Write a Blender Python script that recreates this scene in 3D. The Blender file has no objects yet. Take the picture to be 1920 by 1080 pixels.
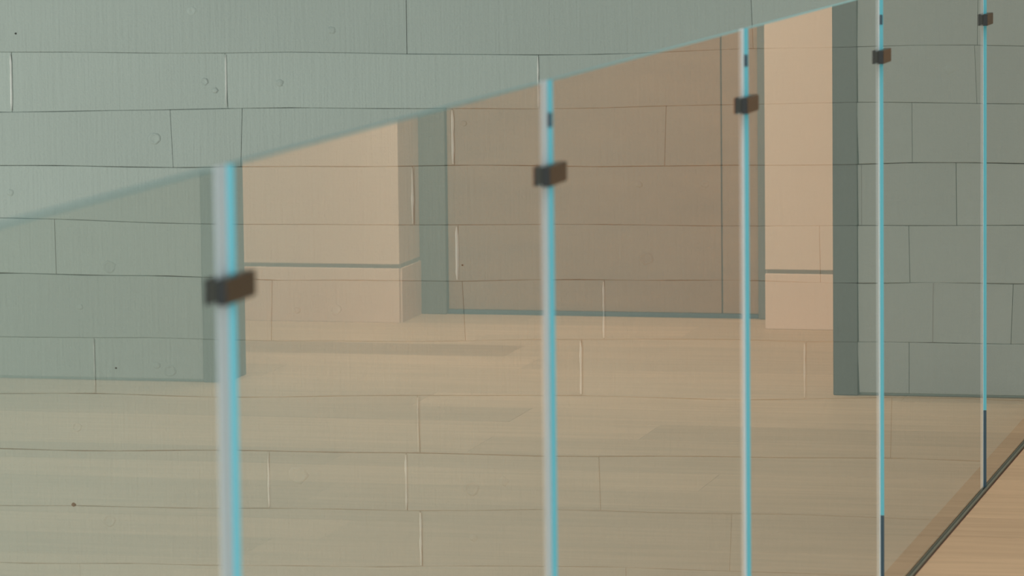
import bpy, bmesh, math, random
from mathutils import Matrix, Vector
random.seed(7)
scene = bpy.context.scene
col = scene.collection

# ------------------------------------------------------------------ camera
F_PX = 8142.0
YAW, PITCH, ROLL = math.radians(13.669), math.radians(6.103), math.radians(-0.647)
EYE = 1.3665
fw = Vector((math.cos(PITCH)*math.cos(YAW), math.cos(PITCH)*math.sin(YAW), -math.sin(PITCH)))
rt = Vector((math.sin(YAW), -math.cos(YAW), 0)); up = rt.cross(fw)
rt2 = rt*math.cos(ROLL) + up*math.sin(ROLL); up2 = up*math.cos(ROLL) - rt*math.sin(ROLL)
cam_data = bpy.data.cameras.new('camera'); cam = bpy.data.objects.new('camera', cam_data); col.objects.link(cam)
cam_data.sensor_width = 36; cam_data.lens = 36*F_PX/1920
cam_data.clip_start = 0.1; cam_data.clip_end = 200
m = Matrix((rt2, up2, -fw)).transposed().to_4x4(); m.translation = (0, 0, EYE); cam.matrix_world = m
cam_data.dof.use_dof = True; cam_data.dof.focus_distance = 9.6; cam_data.dof.aperture_fstop = 11
scene.camera = cam

# ------------------------------------------------------------------ world, lights, exposure
world = bpy.data.worlds.new('daylight'); scene.world = world; world.use_nodes = True
bg = world.node_tree.nodes['Background']; bg.inputs[0].default_value = (0.86, 0.97, 1.0, 1); bg.inputs[1].default_value = 0.2

def area(name, loc, target, sx, sy, power, color, spread=180):
    l = bpy.data.lights.new(name, 'AREA'); l.shape = 'RECTANGLE'; l.size = sx; l.size_y = sy
    l.energy = power; l.color = color; l.spread = math.radians(spread)
    o = bpy.data.objects.new(name, l); col.objects.link(o); o.location = loc
    o.rotation_euler = (Vector(target) - Vector(loc)).to_track_quat('-Z', 'Y').to_euler()
    return o
# added area light for the daylight from the left; its window is invented
area('stairwell_added_light', (7.0, 5.6, 0.3), (10.2, 2.4, 0.0), 1.8, 3.0, 66, (0.95, 1.0, 0.93))
# added fill behind the camera, brightens the glass edges and joint strips
area('rear_fill_light', (-2.5, -1.2, 1.8), (8.0, 1.4, 0.6), 4.0, 2.6, 320, (0.95, 1.0, 0.97))
# warm ceiling lighting of the landing and of the vestibule behind the opening
area('landing_ceiling_lamp', (7.6, -0.6, 2.75), (7.6, -0.6, 0), 5.0, 2.6, 58, (1.0, 0.96, 0.88), 120)
area('vestibule_ceiling_lamp', (10.55, -0.6, 2.45), (11.5, -0.75, 0.5), 0.6, 1.4, 36, (1.0, 0.90, 0.77), 130)

scene.view_settings.view_transform = 'Standard'; scene.view_settings.look = 'None'
scene.view_settings.gamma = 1; scene.view_settings.exposure = 0.045
scene.view_settings.use_curve_mapping = False

# ------------------------------------------------------------------ materials
def new_mat(name):
    mt = bpy.data.materials.new(name); mt.use_nodes = True
    nt = mt.node_tree; return mt, nt, nt.nodes, nt.links, nt.nodes['Principled BSDF']
def simple(name, c, rough=0.5, metal=0.0, spec=0.5):
    mt, nt, N, L, P = new_mat(name)
    P.inputs['Base Color'].default_value = (*c, 1); P.inputs['Roughness'].default_value = rough
    P.inputs['Metallic'].default_value = metal; P.inputs['Specular IOR Level'].default_value = spec
    return mt
def painted_wood(name, c, bump=0.35):
    mt, nt, N, L, P = new_mat(name)
    tc = N.new('ShaderNodeTexCoord'); oi = N.new('ShaderNodeObjectInfo')
    off = N.new('ShaderNodeVectorMath'); off.operation = 'MULTIPLY_ADD'
    off.inputs[1].default_value = (1, 1, 1); L.new(tc.outputs['Object'], off.inputs[0])
    rnd = N.new('ShaderNodeMath'); rnd.operation = 'MULTIPLY'; rnd.inputs[1].default_value = 37.0
    L.new(oi.outputs['Random'], rnd.inputs[0]); L.new(rnd.outputs[0], off.inputs[2])
    def noise(scale, vec, detail=4, rough=.55):
        mp = N.new('ShaderNodeMapping'); mp.inputs['Scale'].default_value = vec; L.new(off.outputs[0], mp.inputs[0])
        n = N.new('ShaderNodeTexNoise'); n.inputs['Scale'].default_value = scale
        n.inputs['Detail'].default_value = detail; n.inputs['Roughness'].default_value = rough
        L.new(mp.outputs[0], n.inputs['Vector']); return n
    grain = noise(30, (1, .25, 3))            # along the board
    saw = noise(45, (1, 2.6, .12), 2)         # saw marks across the board
    blot = noise(3, (1, 1, 1.5), 3)
    fine = noise(160, (1, 1, 1), 3)
    def scale(n, k):
        q = N.new('ShaderNodeMath'); q.operation = 'MULTIPLY'; q.inputs[1].default_value = k; L.new(n.outputs[0], q.inputs[0]); return q
    def add(a, b):
        q = N.new('ShaderNodeMath'); q.operation = 'ADD'; L.new(a.outputs[0], q.inputs[0]); L.new(b.outputs[0], q.inputs[1]); return q
    h = add(add(scale(grain, .35), scale(saw, .5)), add(scale(fine, .35), scale(blot, 1.2)))
    bp = N.new('ShaderNodeBump'); bp.inputs['Strength'].default_value = bump; bp.inputs['Distance'].default_value = 0.004
    L.new(h.outputs[0], bp.inputs['Height']); L.new(bp.outputs[0], P.inputs['Normal'])
    hsv = N.new('ShaderNodeHueSaturation'); hsv.inputs['Color'].default_value = (*c, 1)
    mr = N.new('ShaderNodeMapRange'); mr.inputs['To Min'].default_value = .92; mr.inputs['To Max'].default_value = 1.08
    mix = add(scale(blot, .5), scale(oi, .0)); L.new(mix.outputs[0], mr.inputs['Value'])
    mul = N.new('ShaderNodeMath'); mul.operation = 'MULTIPLY'
    mr2 = N.new('ShaderNodeMapRange'); mr2.inputs['To Min'].default_value = .97; mr2.inputs['To Max'].default_value = 1.04
    L.new(oi.outputs['Random'], mr2.inputs['Value']); L.new(mr.outputs[0], mul.inputs[0]); L.new(mr2.outputs[0], mul.inputs[1])
    L.new(mul.outputs[0], hsv.inputs['Value']); L.new(hsv.outputs[0], P.inputs['Base Color'])
    P.inputs['Roughness'].default_value = .6; P.inputs['Specular IOR Level'].default_value = .3
    return mt
def oak(name, c1, c2):
    mt, nt, N, L, P = new_mat(name)
    tc = N.new('ShaderNodeTexCoord'); oi = N.new('ShaderNodeObjectInfo')
    rnd = N.new('ShaderNodeMath'); rnd.operation = 'MULTIPLY'; rnd.inputs[1].default_value = 53.0; L.new(oi.outputs['Random'], rnd.inputs[0])
    off = N.new('ShaderNodeVectorMath'); off.operation = 'ADD'; L.new(tc.outputs['Object'], off.inputs[0]); L.new(rnd.outputs[0], off.inputs[1])
    mp = N.new('ShaderNodeMapping'); mp.inputs['Scale'].default_value = (9, .7, 4); L.new(off.outputs[0], mp.inputs[0])
    n = N.new('ShaderNodeTexNoise'); n.inputs['Scale'].default_value = 4; n.inputs['Detail'].default_value = 6; n.inputs['Roughness'].default_value = .6
    L.new(mp.outputs[0], n.inputs['Vector'])
    rp = N.new('ShaderNodeValToRGB'); rp.color_ramp.elements[0].position = .3; rp.color_ramp.elements[1].position = .7
    rp.color_ramp.elements[0].color = (*c2, 1); rp.color_ramp.elements[1].color = (*c1, 1); L.new(n.outputs[0], rp.inputs[0])
    hsv = N.new('ShaderNodeHueSaturation'); L.new(rp.outputs[0], hsv.inputs['Color'])
    mr = N.new('ShaderNodeMapRange'); mr.inputs['To Min'].default_value = .86; mr.inputs['To Max'].default_value = 1.08
    L.new(oi.outputs['Random'], mr.inputs['Value']); L.new(mr.outputs[0], hsv.inputs['Value'])
    L.new(hsv.outputs[0], P.inputs['Base Color'])
    P.inputs['Roughness'].default_value = .55; P.inputs['Specular IOR Level'].default_value = .25
    return mt
def plaster(name, c, k=.03):
    mt, nt, N, L, P = new_mat(name)
    tc = N.new('ShaderNodeTexCoord'); n = N.new('ShaderNodeTexNoise'); n.inputs['Scale'].default_value = 3; n.inputs['Detail'].default_value = 6
    L.new(tc.outputs['Object'], n.inputs['Vector'])
    mr = N.new('ShaderNodeMapRange'); mr.inputs['To Min'].default_value = 1-k; mr.inputs['To Max'].default_value = 1+k; L.new(n.outputs[0], mr.inputs['Value'])
    hsv = N.new('ShaderNodeHueSaturation'); hsv.inputs['Color'].default_value = (*c, 1); L.new(mr.outputs[0], hsv.inputs['Value'])
    L.new(hsv.outputs[0], P.inputs['Base Color']); P.inputs['Roughness'].default_value = .8; P.inputs['Specular IOR Level'].default_value = .2
    return mt
def glass_mat():
    mt, nt, N, L, P = new_mat('clear_glass'); N.remove(P); out = N['Material Output']
    fr = N.new('ShaderNodeFresnel'); fr.inputs['IOR'].default_value = 1.5
    ge = N.new('ShaderNodeNewGeometry')
    # both surfaces of the pane together reflect 2F/(1+F); carried by the face the light meets first
    a = N.new('ShaderNodeMath'); a.operation = 'MULTIPLY'; a.inputs[1].default_value = 2; L.new(fr.outputs[0], a.inputs[0])
    b = N.new('ShaderNodeMath'); b.operation = 'ADD'; b.inputs[1].default_value = 1; L.new(fr.outputs[0], b.inputs[0])
    d = N.new('ShaderNodeMath'); d.operation = 'DIVIDE'; L.new(a.outputs[0], d.inputs[0]); L.new(b.outputs[0], d.inputs[1])
    inv = N.new('ShaderNodeMath'); inv.operation = 'SUBTRACT'; inv.inputs[0].default_value = 1; L.new(ge.outputs['Backfacing'], inv.inputs[1])
    k = N.new('ShaderNodeMath'); k.operation = 'MULTIPLY'; L.new(d.outputs[0], k.inputs[0]); L.new(inv.outputs[0], k.inputs[1])
    tr = N.new('ShaderNodeBsdfTransparent'); tr.inputs[0].default_value = (.955, .985, .97, 1)
    gl = N.new('ShaderNodeBsdfGlossy'); gl.inputs['Roughness'].default_value = 0.0; gl.inputs[0].default_value = (1, 1, 1, 1)
    mx = N.new('ShaderNodeMixShader'); L.new(k.outputs[0], mx.inputs[0]); L.new(tr.outputs[0], mx.inputs[1]); L.new(gl.outputs[0], mx.inputs[2])
    L.new(mx.outputs[0], out.inputs[0]); return mt
def translucent_mix(name, c, transp, tl=.5):
    mt, nt, N, L, P = new_mat(name); N.remove(P); out = N['Material Output']
    df = N.new('ShaderNodeBsdfDiffuse'); df.inputs[0].default_value = (*c, 1)
    ts = N.new('ShaderNodeBsdfTranslucent'); ts.inputs[0].default_value = (*c, 1)
    tr = N.new('ShaderNodeBsdfTransparent')
    m1 = N.new('ShaderNodeMixShader'); m1.inputs[0].default_value = tl; L.new(df.outputs[0], m1.inputs[1]); L.new(ts.outputs[0], m1.inputs[2])
    m2 = N.new('ShaderNodeMixShader'); m2.inputs[0].default_value = transp; L.new(m1.outputs[0], m2.inputs[1]); L.new(tr.outputs[0], m2.inputs[2])
    L.new(m2.outputs[0], out.inputs[0]); return mt

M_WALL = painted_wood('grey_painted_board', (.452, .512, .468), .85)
M_WALL2 = painted_wood('shaded_grey_painted_board', (.29, .30, .275), .3)  # grey paint darkened further for the weaker light on the room side
M_BACKP = simple('grey_paint_in_gaps', (.28, .31, .265), .8)
M_BACK = simple('dark_gap', (.05, .052, .045), .9)
M_OAK = oak('pale_oak', (.565, .385, .235), (.46, .31, .185))
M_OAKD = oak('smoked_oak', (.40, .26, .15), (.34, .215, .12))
M_NOSE = oak('brown_nosing_oak', (.23, .16, .105), (.18, .125, .08))
M_BEIGE = plaster('beige_plaster', (.77, .575, .42))
M_BASE = plaster('beige_baseboard_paint', (.80, .58, .42))
M_REVEAL = simple('shadow_gap_shade', (.34, .29, .22), .7)  # dark colour paints the shade inside the baseboard gap
M_CASING = simple('charcoal_metal_casing', (.062, .068, .06), .5)
M_FRAME = simple('grey_door_frame', (.14, .13, .105), .5)
M_DOOR = oak('brown_door_veneer', (.36, .21, .115), (.31, .18, .10))
M_SWEEP = simple('blue_grey_door_sweep', (.05, .075, .085), .5)
M_GLASS = glass_mat()
M_EDGE = translucent_mix('cyan_polished_glass_edge', (.24, .70, .80), .0, .35)
M_TOPEDGE = translucent_mix('teal_polished_glass_edge', (.52, .82, .84), .3, .3)
M_STRIP = translucent_mix('milky_joint_strip', (.90, .97, 1.0), .0, .45)
M_DKEDGE = simple('dark_blue_edge_shade', (.03, .07, .10), .4)  # dark reflections in the pane ends, put in as colour
M_CLIP = simple('dark_bronze', (.080, .066, .044), .42, .6)
M_CLIPB = simple('shaded_bronze', (.018, .02, .02), .5, .2)  # bronze darkened so clip ends and back plates look shaded
M_CHAN = simple('dark_rubber_gasket', (.12, .122, .09), .4)
M_GROOVE = simple('red_brown_groove_shade', (.10, .03, .015), .7)  # dark red colour for the shadow line beside the gasket
M_WHITE = plaster('white_plaster', (.75, .76, .73))
M_ALU = simple('window_aluminium', (.3, .31, .31), .4, .7)

# ------------------------------------------------------------------ helpers
def link_mesh(name, verts, faces, mat, parent=None, smooth=False):
    me = bpy.data.meshes.new(name); me.from_pydata(verts, [], faces); me.validate(); me.update()
    bm = bmesh.new(); bm.from_mesh(me); bmesh.ops.recalc_face_normals(bm, faces=bm.faces); bm.to_mesh(me); bm.free()
    if smooth:
        for p in me.polygons: p.use_smooth = True
    me.materials.append(mat)
    o = bpy.data.objects.new(name, me); col.objects.link(o)
    if parent is not None: o.parent = parent
    return o
def box_geo(x0, x1, y0, y1, z0, z1):
    v = [(x, y, z) for x in (x0, x1) for y in (y0, y1) for z in (z0, z1)]
    f = [(0, 1, 3, 2), (4, 6, 7, 5), (0, 4, 5, 1), (2, 3, 7, 6), (0, 2, 6, 4), (1, 5, 7, 3)]
    return v, f
def boxes(name, lst, mat, parent=None, bevel=0, seg=2):
    V, Fc = [], []
    for b in lst:
        v, f = box_geo(*b); n = len(V); V += v; Fc += [tuple(i+n for i in q) for q in f]
    o = link_mesh(name, V, Fc, mat, parent)
    if bevel:
        bm = bmesh.new(); bm.from_mesh(o.data)
        bmesh.ops.bevel(bm, geom=bm.edges[:], offset=bevel, segments=seg, affect='EDGES', profile=.5)
        bm.to_mesh(o.data); bm.free()
    return o
def box(name, x0, x1, y0, y1, z0, z1, mat, parent=None, bevel=0, seg=2):
    return boxes(name, [(x0, x1, y0, y1, z0, z1)], mat, parent, bevel, seg)
def struct(o, label=None, cat=None):
    o['kind'] = 'structure'
    if label: o['label'] = label
    if cat: o['category'] = cat
    return o
def tag(o, label, cat, group=None):
    o['label'] = label; o['category'] = cat
    if group: o['group'] = group
    return o
def empty(name, loc=(0, 0, 0)):
    o = bpy.data.objects.new(name, None); o.location = loc; o.empty_display_size = .05; col.objects.link(o); return o

# ------------------------------------------------------------------ dimensions
D = 1.143            # plane of the glass railing (front face)
XW = 10.185          # front plane of the board-clad wall
XB, XD = 11.5, 11.75 # vestibule wall, door plane
YO0, YO1 = -0.919, 0.597   # opening in the wall (room side)
CAS = 0.06
T = 0.0078            # glass thickness
ZT = 1.07            # top of glass
JOINTS = [3.663, 4.910, 6.155, 7.427, 8.804]
WX0, WY0, WY1, WZ0, WZ1 = 1.5, -3.0, 5.75, -2.6, 3.0
NOSE = D + T + 0.046

# ------------------------------------------------------------------ wall_back : backing + boards
TH = .02  # board thickness
back = boxes('wall_back', [
    (XW+TH, XW+.10, NOSE, WY1, WZ0, WZ1), (XW+TH, XW+.10, YO1+CAS, NOSE, -.3, WZ1),
    (XW+TH, XW+.10, WY0, YO0-CAS, -.3, WZ1), (XW+TH, XW+.10, YO0-CAS, YO1+CAS, 2.25, WZ1)], M_BACKP)
struct(back, 'grey painted board-clad wall behind the glass railing', 'wall')
ROWS = {0: (.818, .812, .836), 1: (.671, .685, .700), 2: (.532, .542, .556), 3: (.399, .396, .413), 4: (.260, .263, .276),
        5: (.101, .119, .133), 6: (-.041, -.018, -.006), 7: (-.178, -.162, -.152), 8: (-.324, -.298, -.292), 9: (-.469, -.437, -.432)}
def bz(k, y):
    """height of the joint line k at position y (boards are hung slightly out of level and waver)"""
    r = random.Random(100+k)
    y = y if y > D else 2*D-y
    a1, a2, p1, p2, w1, w2 = r.uniform(.0015, .0042), r.uniform(.0006, .002), r.uniform(0, 6.28), r.uniform(0, 6.28), r.uniform(3.5, 6), r.uniform(9, 15)
    kc = min(9, max(0, k)); v = ROWS[kc]
    t = min(1, max(0, (y-1.45)/.95)) + min(1, max(0, (y-2.4)/1.3))
    z = (v[2]+(v[1]-v[2])*t if t < 1 else v[1]+(v[0]-v[1])*(t-1)) - .1428*(k-kc)
    return z + a1*math.sin(w1*y+p1) + a2*math.sin(w2*y+p2)
def board(k, ya, yb, mat, proud, gt, gb, zmin=None, ja=0, jb=0):
    """board between joint lines k-1 (top) and k (bottom), from ya to yb; real thickness, eased edges, slightly wavy"""
    n = max(2, min(10, int(abs(yb-ya)/.14)))
    xf, xbk, ch = XW-proud, XW+TH, .0011
    rows = []
    tl = random.Random(int(ja*1000)*31+k).uniform(-.003, .003); tr_ = random.Random(int(jb*1000)*31+k).uniform(-.003, .003)
    for i in range(n+1):
        y = ya+(yb-ya)*i/n
        e = 1.2*ch if i in (0, n) else 0
        zt, zb = bz(k-1, y)-gt, bz(k, y)+gb
        if zmin is not None: zb = max(zb, zmin)
        yt, yb_ = y, y
        if i == 0: yt, yb_ = y+tl, y-tl
        if i == n: yt, yb_ = y+tr_, y-tr_
        rows.append([(xbk, yt, zt), (xf+ch+e, yt, zt), (xf+e, yt, zt-ch), (xf+e, yb_, zb+ch), (xf+ch+e, yb_, zb), (xbk, yb_, zb)])
    V = [v for q in rows for v in q]; Fc = []
    for i in range(n):
        for j in range(5): Fc.append((i*6+j, i*6+j+1, (i+1)*6+j+1, (i+1)*6+j))
    Fc.append(tuple(range(6))); Fc.append(tuple(n*6+j for j in range(6)))
    return link_mesh('board', V, Fc, mat, back)
known = {0: [2.733, 1.882], 1: [3.75, 3.192, 2.405], 2: [3.336, 3.156, 2.619, 2.094], 3: [2.722, 1.62], 4: [3.645, 2.612, 1.72],
         5: [3.086, 2.598, 2.248, 1.45], 6: [3.548, 2.306, 1.757], 7: [2.716, 1.55], 8: [3.10, 2.748, 2.263], 9: [2.713, 1.941], 10: [3.597, 2.2]}
knownR = {1: [.938], 2: [.787], 3: [.892], 4: [.78], 5: [1.024], 6: [.779]}
BOARDS = {}
for k in range(-15, 22):
    r = random.Random(900+k)
    zt = .838-.1428*(k-1)
    if zt > WZ1-.02 or zt-.1428 < WZ0: continue
    gt, gb = r.uniform(.0001, .0004), r.uniform(.0001, .0004)
    if k in (2, 7): gb += .0007
    cuts = known.get(k) or [r.uniform(1.6, 2.2), r.uniform(2.5, 3.4)]
    ys = sorted(cuts) + [max(max(cuts)+.9, 3.9)+r.uniform(0, .4)]
    end = WY1
    ys = [NOSE] + [y for y in ys if y > NOSE+.05] + [end]
    for i in range(len(ys)-1):
        g0 = r.uniform(.0003, .0009); pr = r.uniform(0, .0028)
        BOARDS[(k, i)] = (board(k, ys[i]+(g0 if i else 0), ys[i+1]-.0006, M_WALL, pr, gt, gb, None, ys[i], ys[i+1]), ys[i], ys[i+1], pr)
    if zt <= .05: continue        # room side stops at the floor
    zm = .007 if zt-.16 < 0 else None
    segs = []
    cutsR = knownR.get(k) or [r.uniform(.8, 1.0)]
    yy = [YO1+CAS] + sorted(cutsR) + [NOSE]
    segs += list(zip(yy[:-1], yy[1:]))
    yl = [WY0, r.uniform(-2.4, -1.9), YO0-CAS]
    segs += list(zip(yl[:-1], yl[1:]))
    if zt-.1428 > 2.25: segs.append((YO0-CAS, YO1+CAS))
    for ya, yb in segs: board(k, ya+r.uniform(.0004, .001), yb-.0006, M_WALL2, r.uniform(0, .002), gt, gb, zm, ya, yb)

# raised beads, near-white to paint the lit board edges at some butt joints
M_BEAD = simple('pale_lit_edge', (.94, .95, .90), .5)
def bead(k, y, wid, side=1):
    par = [o for (kk, i), (o, a, b, p) in BOARDS.items() if kk == k and abs(a-y) < 1e-4]
    if not par: return
    n = 7; V = []; Fc = []; r = random.Random(int(y*1000)+k)
    z0, z1 = bz(k, y)+.004, bz(k-1, y)-.004
    for i in range(n+1):
        z = z0+(z1-z0)*i/n; yo = y + .0012*side + r.uniform(-.0006, .0006); w = wid*r.uniform(.6, 1.1)*(.5 if i in (0, n) else 1)
        V += [(XW-.0022, yo-w, z), (XW-.0048, yo, z), (XW-.0022, yo+w, z)]
    for i in range(n):
        for j in range(2): Fc.append((i*3+j, i*3+j+1, i*3+j+4, i*3+j+3))
        Fc.append((i*3+2, i*3, i*3+3, i*3+5))
    Fc += [(0, 1, 2), (n*3, n*3+2, n*3+1)]
    link_mesh('lit_edge_bead', V, Fc, M_BEAD, par[0])
for k, y, w in [(2, 2.619, .0026), (3, 2.722, .0024), (4, 2.612, .0028), (5, 2.248, .0024), (6, 2.306, .0024), (6, 1.757, .0018), (8, 2.748, .0022), (8, 3.10, .0018),
                (9, 2.713, .0024), (1, 3.75, .0018), (1, 2.405, .0014), (1, 3.192, .0014), (7, 2.716, .0012), (6, 3.548, .0012)]:
    bead(k, y, w*1.35)
# knots standing out under the paint
def knot(y, z, rad, kind, name='knot', mat=None):
    mat = mat or M_WALL
    k = None
    for kk in range(-6, 14):
        if bz(kk, y) <= z <= bz(kk-1, y): k = kk
    par, pr = back, .002
    for (kk, i), (o, a, b, p) in BOARDS.items():
        if kk == k and a <= y <= b: par, pr = o, p
    prof = {'dome': [(0, .0022), (.5, .0019), (.85, .0011), (1, -.0004)],
            'ring': [(0, .0008), (.35, .0003), (.62, .0004), (.82, .0022), (1, -.0004)],
            'hole': [(0, .0002), (.4, .0003), (.7, .0018), (1, -.0004)]}[kind]
    n = 14; V = [(XW-pr-prof[0][1], y, z)]; Fc = []
    rr = random.Random(int(y*999+z*77))
    wob = [rr.uniform(.85, 1.15) for _ in range(n)]
    for q, (s, h) in enumerate(prof[1:]):
        for i in range(n):
            a = 2*math.pi*i/n
            V.append((XW-pr-h, y+rad*s*1.15*math.cos(a)*wob[i], z+rad*s*math.sin(a)*wob[(i+3) % n]))
    for i in range(n): Fc.append((0, 1+i, 1+(i+1) % n))
    for q in range(len(prof)-2):
        for i in range(n):
            Fc.append((1+q*n+i, 1+(q+1)*n+i, 1+(q+1)*n+(i+1) % n, 1+q*n+(i+1) % n))
    link_mesh(name, V, Fc, mat, par, True)
for y, z, rad, kd in [(3.277, .919, .011, 'hole'), (2.922, .871, .010, 'dome'), (3.055, .743, .009, 'dome'), (3.222, .723, .007, 'dome'), (3.249, .745, .009, 'ring'),
                      (3.76, .467, .009, 'dome'), (3.38, .604, .014, 'ring'), (3.505, .284, .016, 'ring'), (3.584, .183, .008, 'dome'), (3.353, .027, .015, 'ring'),
                      (3.386, .040, .009, 'dome'), (1.998, .503, .010, 'hole'), (2.143, .322, .016, 'ring'), (2.922, .187, .013, 'ring'), (3.519, -.352, .016, 'ring'),
                      (2.503, -.229, .012, 'dome'), (2.581, -.370, .010, 'dome'), (3.024, -.226, .022, 'ring'), (2.592, .646, .007, 'hole'), (3.02, .183, .008, 'dome'),
                      (2.583, -.248, .018, 'ring'), (1.41, .779, .012, 'dome'), (2.16, .50, .008, 'dome'), (3.60, -.12, .013, 'ring')]:
    knot(y, z, rad, kd)

for y, z, rad in [(3.736, .863, .0026), (3.493, .031, .0024), (3.612, -.316, .0055), (2.60, .30, .002)]:
    knot(y, z, rad, 'dome', 'nail_hole', M_BACK)
# ------------------------------------------------------------------ opening casing
cas = box('trim_1', XW-.004, XW+.163, YO1, YO1+CAS-.001, 0, 2.25, M_CASING, bevel=.002)
struct(cas, 'dark grey casing at the edge of the wall opening next to the railing', 'trim')
cas = box('trim_2', XW-.004, XW+.163, YO0-CAS+.001, YO0, 0, 2.25, M_CASING, bevel=.002)
struct(cas, 'dark grey casing at the far side of the wall opening', 'trim')
cas = box('trim_3', XW-.004, XW+.163, YO0, YO1, 2.19, 2.25, M_CASING, bevel=.002)
struct(cas, 'dark grey casing over the wall opening', 'trim')

# ------------------------------------------------------------------ floor : slab + oak planks running across
slab = boxes('floor', [(WX0, XD+.1, WY0, NOSE-.02, -.32, -.018)], M_WHITE)
struct(slab, 'pale oak plank floor in front of the glass railing', 'floor')
PW, G = .2385, .0011
x = 9.133-PW*31
r = random.Random(5)
yend = D-.0082
while x < XD+.06:
    xa, xb = max(x, WX0), min(x+PW, XD+.06)
    if xb-xa > .02:
        inside = xa >= XW+.0
        cuts = [WY0]
        y = WY0+r.uniform(.5, 1.9)
        while y < yend-.35:
            cuts.append(y); y += r.uniform(1.3, 2.1)
        cuts.append(yend)
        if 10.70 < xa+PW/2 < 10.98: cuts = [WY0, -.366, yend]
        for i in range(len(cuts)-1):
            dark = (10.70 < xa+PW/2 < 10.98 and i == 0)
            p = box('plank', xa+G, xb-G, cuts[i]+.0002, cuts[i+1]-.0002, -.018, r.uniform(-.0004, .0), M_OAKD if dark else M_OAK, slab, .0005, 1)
    x += PW
nose = box('trim_4', WX0, XW, D+T+.004, NOSE, -.32, -.001, M_NOSE, bevel=.004)
struct(nose, 'brown wooden nosing along the floor edge behind the glass', 'trim')

# ------------------------------------------------------------------ vestibule behind the opening
VY0, VY1 = -1.6, 1.9
RY0, RY1 = -.83, .194          # door recess
def vest_wall(name, y0, y1, label):
    w = boxes(name, [(XB, XD+.1, y0, y1, .162, 2.6), (XB+.012, XD+.1, y0, y1, .0, .162)], M_BEIGE)
    struct(w, label, 'wall'); return w
vest_wall('wall_hall_left', VY0, RY0, 'beige plastered vestibule wall on the hinge side of the brown door')
vest_wall('wall_hall_right', RY1, VY1, 'beige plastered vestibule wall next to the dark casing')
struct(box('wall_hall_top', XB, XD+.1, RY0, RY1, 2.15, 2.6, M_BEIGE), 'beige plastered wall over the brown door', 'wall')
struct(box('wall_hall_end', XW+.163, XB, VY0-.1, VY0, 0, 2.6, M_BEIGE), 'beige end wall of the vestibule', 'wall')
struct(box('wall_hall_near', XW+.163, XB, VY1, VY1+.1, 0, 2.6, M_BEIGE), 'beige end wall of the vestibule behind the boards', 'wall')
struct(box('wall_hall_front', XW+.101, XW+.163, YO1+CAS+.001, VY1, 0, 2.6, M_BEIGE), 'beige inner face of the board wall beside the casing', 'wall')
def base(name, y0, y1, rec, label):
    b = boxes(name, [(XB-.003, XB+.013, y0, y1, 0, .150)], M_BASE, bevel=.001, seg=1)
    struct(b, label, 'baseboard')
    box('shadow_gap', XB+.008, XB+.0125, y0, y1, .150, .162, M_REVEAL, b)
    if rec is not None:
        s = 1 if rec == y1 else -1
        box('return_piece', XB+.013, XD-.02, min(rec, rec+s*.004), max(rec, rec+s*.004), 0, .150, M_BASE, b)
        box('shadow_gap', XB+.008, XD-.02, min(rec, rec+s*.0012), max(rec, rec+s*.0012), .150, .162, M_REVEAL, b)
    return b
base('baseboard_left', VY0, RY0, RY0, 'beige baseboard with a shadow gap on the hinge side of the door')
base('baseboard_right', RY1, VY1, None, 'beige baseboard with a shadow gap beside the dark casing')
# brown door in its grey frame at the back of the recess
dr = empty('door_1', (XD, (RY0+RY1)/2, 0)); struct(dr, 'brown wooden door in a grey frame at the back of the vestibule', 'door')
def door_part(name, b, mat, bevel=.002):
    o = box(name, b[0]-XD, b[1]-XD, b[2]-dr.location.y, b[3]-dr.location.y, b[4], b[5], mat, dr, bevel); return o
door_part('frame_jamb', (XD-.03, XD+.05, RY0, -.754, 0, 2.15), M_FRAME)
door_part('frame_jamb', (XD-.03, XD+.05, .134, RY1, 0, 2.15), M_FRAME)
door_part('frame_head', (XD-.03, XD+.05, -.754, .134, 2.09, 2.15), M_FRAME)
door_part('door_leaf', (XD-.012, XD+.04, -.752, .028, .012, 2.088), M_DOOR)
door_part('side_panel', (XD-.012, XD+.04, .031, .132, .012, 2.088), M_DOOR)
door_part('threshold', (XD-.02, XD+.05, -.752, .132, 0, .0115), M_SWEEP, .001)

# ------------------------------------------------------------------ glass railing
panels = [2.42] + JOINTS + [XW-.012]
plabels = ['nearest glass railing panel, cut off by the left edge of the picture',
           'glass railing panel between the two leftmost bronze clips',
           'glass railing panel between the second and third bronze clips',
           'narrow-looking glass railing panel between the third and fourth bronze clips',
           'glass railing panel between the fourth and fifth bronze clips, over the base strip',
           'farthest glass railing panel, right of the last bronze clip']
GAP = .056
for i in range(6):
    x0, x1 = panels[i], panels[i+1]-GAP
    root = empty('glass_screen', (x0, D, 0)); tag(root, plabels[i], 'glass panel', 'clear glass panels of the railing')
    L_ = x1-x0
    box('pane', .0008, L_, 0, T, .0, ZT-.0008, M_GLASS, root)
    e = box('polished_edge', 0, .0007, 0, T, .16, ZT, M_EDGE, root); e['label'] = 'cyan polished end of the pane'
    box('edge_shade', 0, .0007, 0, T, .0, .1595, M_DKEDGE, root)  # dark strip painting what the lower pane end reflects
    box('top_edge', .0008, L_, 0, T, ZT-.0007, ZT, M_TOPEDGE, root)
    if 1 <= i:
        box('joint_strip', -.034, -.0004, T-.0016, T, .0, ZT, M_STRIP, root)
        if 2 <= i <= 4: box('reflection_spot', -.0012, -.0001, .001, T-.002, 1.015, 1.032, M_DKEDGE, root)  # small dark spot painted for a reflection in the pane end
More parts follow.
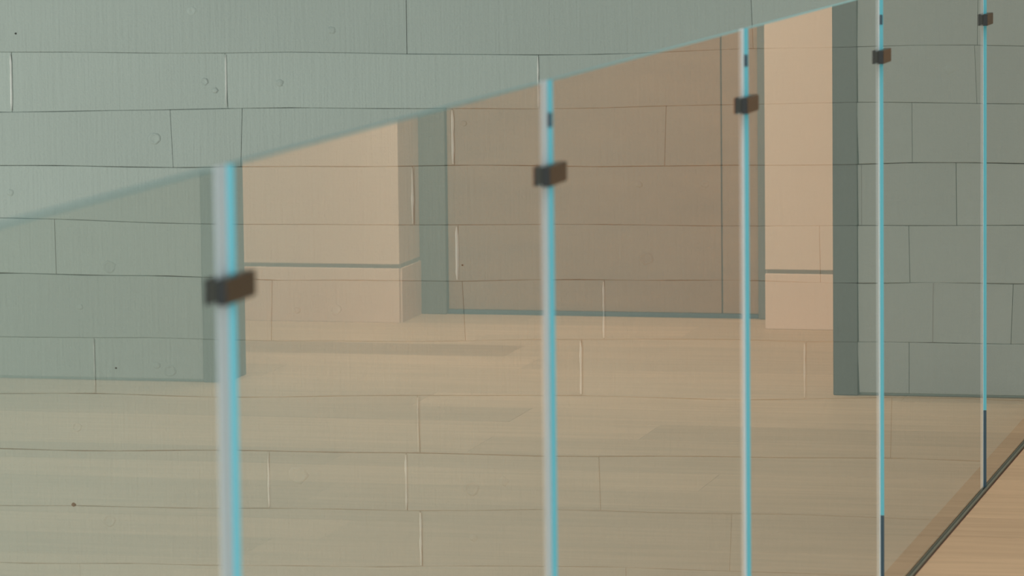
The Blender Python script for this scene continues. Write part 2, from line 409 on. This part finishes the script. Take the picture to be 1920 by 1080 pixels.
clabels = ['largest and nearest dark bronze clip, on the leftmost glass joint',
           'dark bronze clip on the second glass joint from the left',
           'dark bronze clip on the middle glass joint',
           'brown bronze clip on the fourth glass joint, beside the dark casing',
           'small brown bronze clip on the rightmost glass joint near the top corner']
for i, xj in enumerate(JOINTS):
    root = empty('glass_clip', (xj, D, .9617)); tag(root, clabels[i], 'clip', 'bronze clips of the glass railing')
    h = .0115
    box('front_plate', -.056, .032, -.0092, -.0002, -h, h, M_CLIP, root, .0008)
    box('back_plate', -.058, .030, T+.0004, T+.0032, -h, h, M_CLIPB, root, .0008)
    box('end_shade', -.0574, -.0561, -.0090, -.0004, -h, h, M_CLIPB, root)  # thin black sheet that paints the clip's end face as shaded
    box('core', -.0545, -.030, -.0003, T+.0006, -h*.8, h*.8, M_CLIP, root)
ch = empty('base_channel', (WX0, D, 0)); tag(ch, 'dark rubber base strip along the foot of the glass railing', 'base strip')
gk = box('front_gasket', 0, XW-WX0-.01, -.0052, -.0002, -.017, .0028, M_CHAN, ch, .0012, 2)
box('back_gasket', 0, XW-WX0-.01, T+.0004, T+.0036, -.017, .004, M_CHAN, ch, .001, 2)
gr = box('groove_shade', 0, XW-WX0-.01, -.0078, -.0054, -.017, -.002, M_GROOVE, ch)  # thin strip coloured as the shadow line at the floor contact

# ------------------------------------------------------------------ rest of the shell
struct(box('wall_right', WX0, XW+.02, WY0-.12, WY0, -.32, WZ1, M_WHITE), 'white plastered wall on the far side of the landing', 'wall')
struct(box('floor_lower', WX0, XW+.02, NOSE, WY1, WZ0-.1, WZ0, M_OAK), 'lower floor of the stair well', 'floor')
wl = boxes('wall_left', [(WX0, 5.6, WY1, WY1+.12, WZ0, WZ1), (8.4, XW+.1, WY1, WY1+.12, WZ0, WZ1),
                         (5.6, 8.4, WY1, WY1+.12, WZ0, -1.3), (5.6, 8.4, WY1, WY1+.12, 2.0, WZ1)], M_WHITE)
struct(wl, 'white plastered wall of the stair well with an added window opening', 'wall')
wn = boxes('added_window_1', [(5.6, 5.66, WY1+.02, WY1+.09, -1.3, 2.0), (8.34, 8.4, WY1+.02, WY1+.09, -1.3, 2.0), (6.97, 7.03, WY1+.02, WY1+.09, -1.3, 2.0),
                        (5.6, 8.4, WY1+.02, WY1+.09, -1.3, -1.24), (5.6, 8.4, WY1+.02, WY1+.09, 1.94, 2.0)], M_ALU)
struct(wn, 'invented aluminium window frame around the added stair well light', 'window')  # made-up window, gives the added side light a place
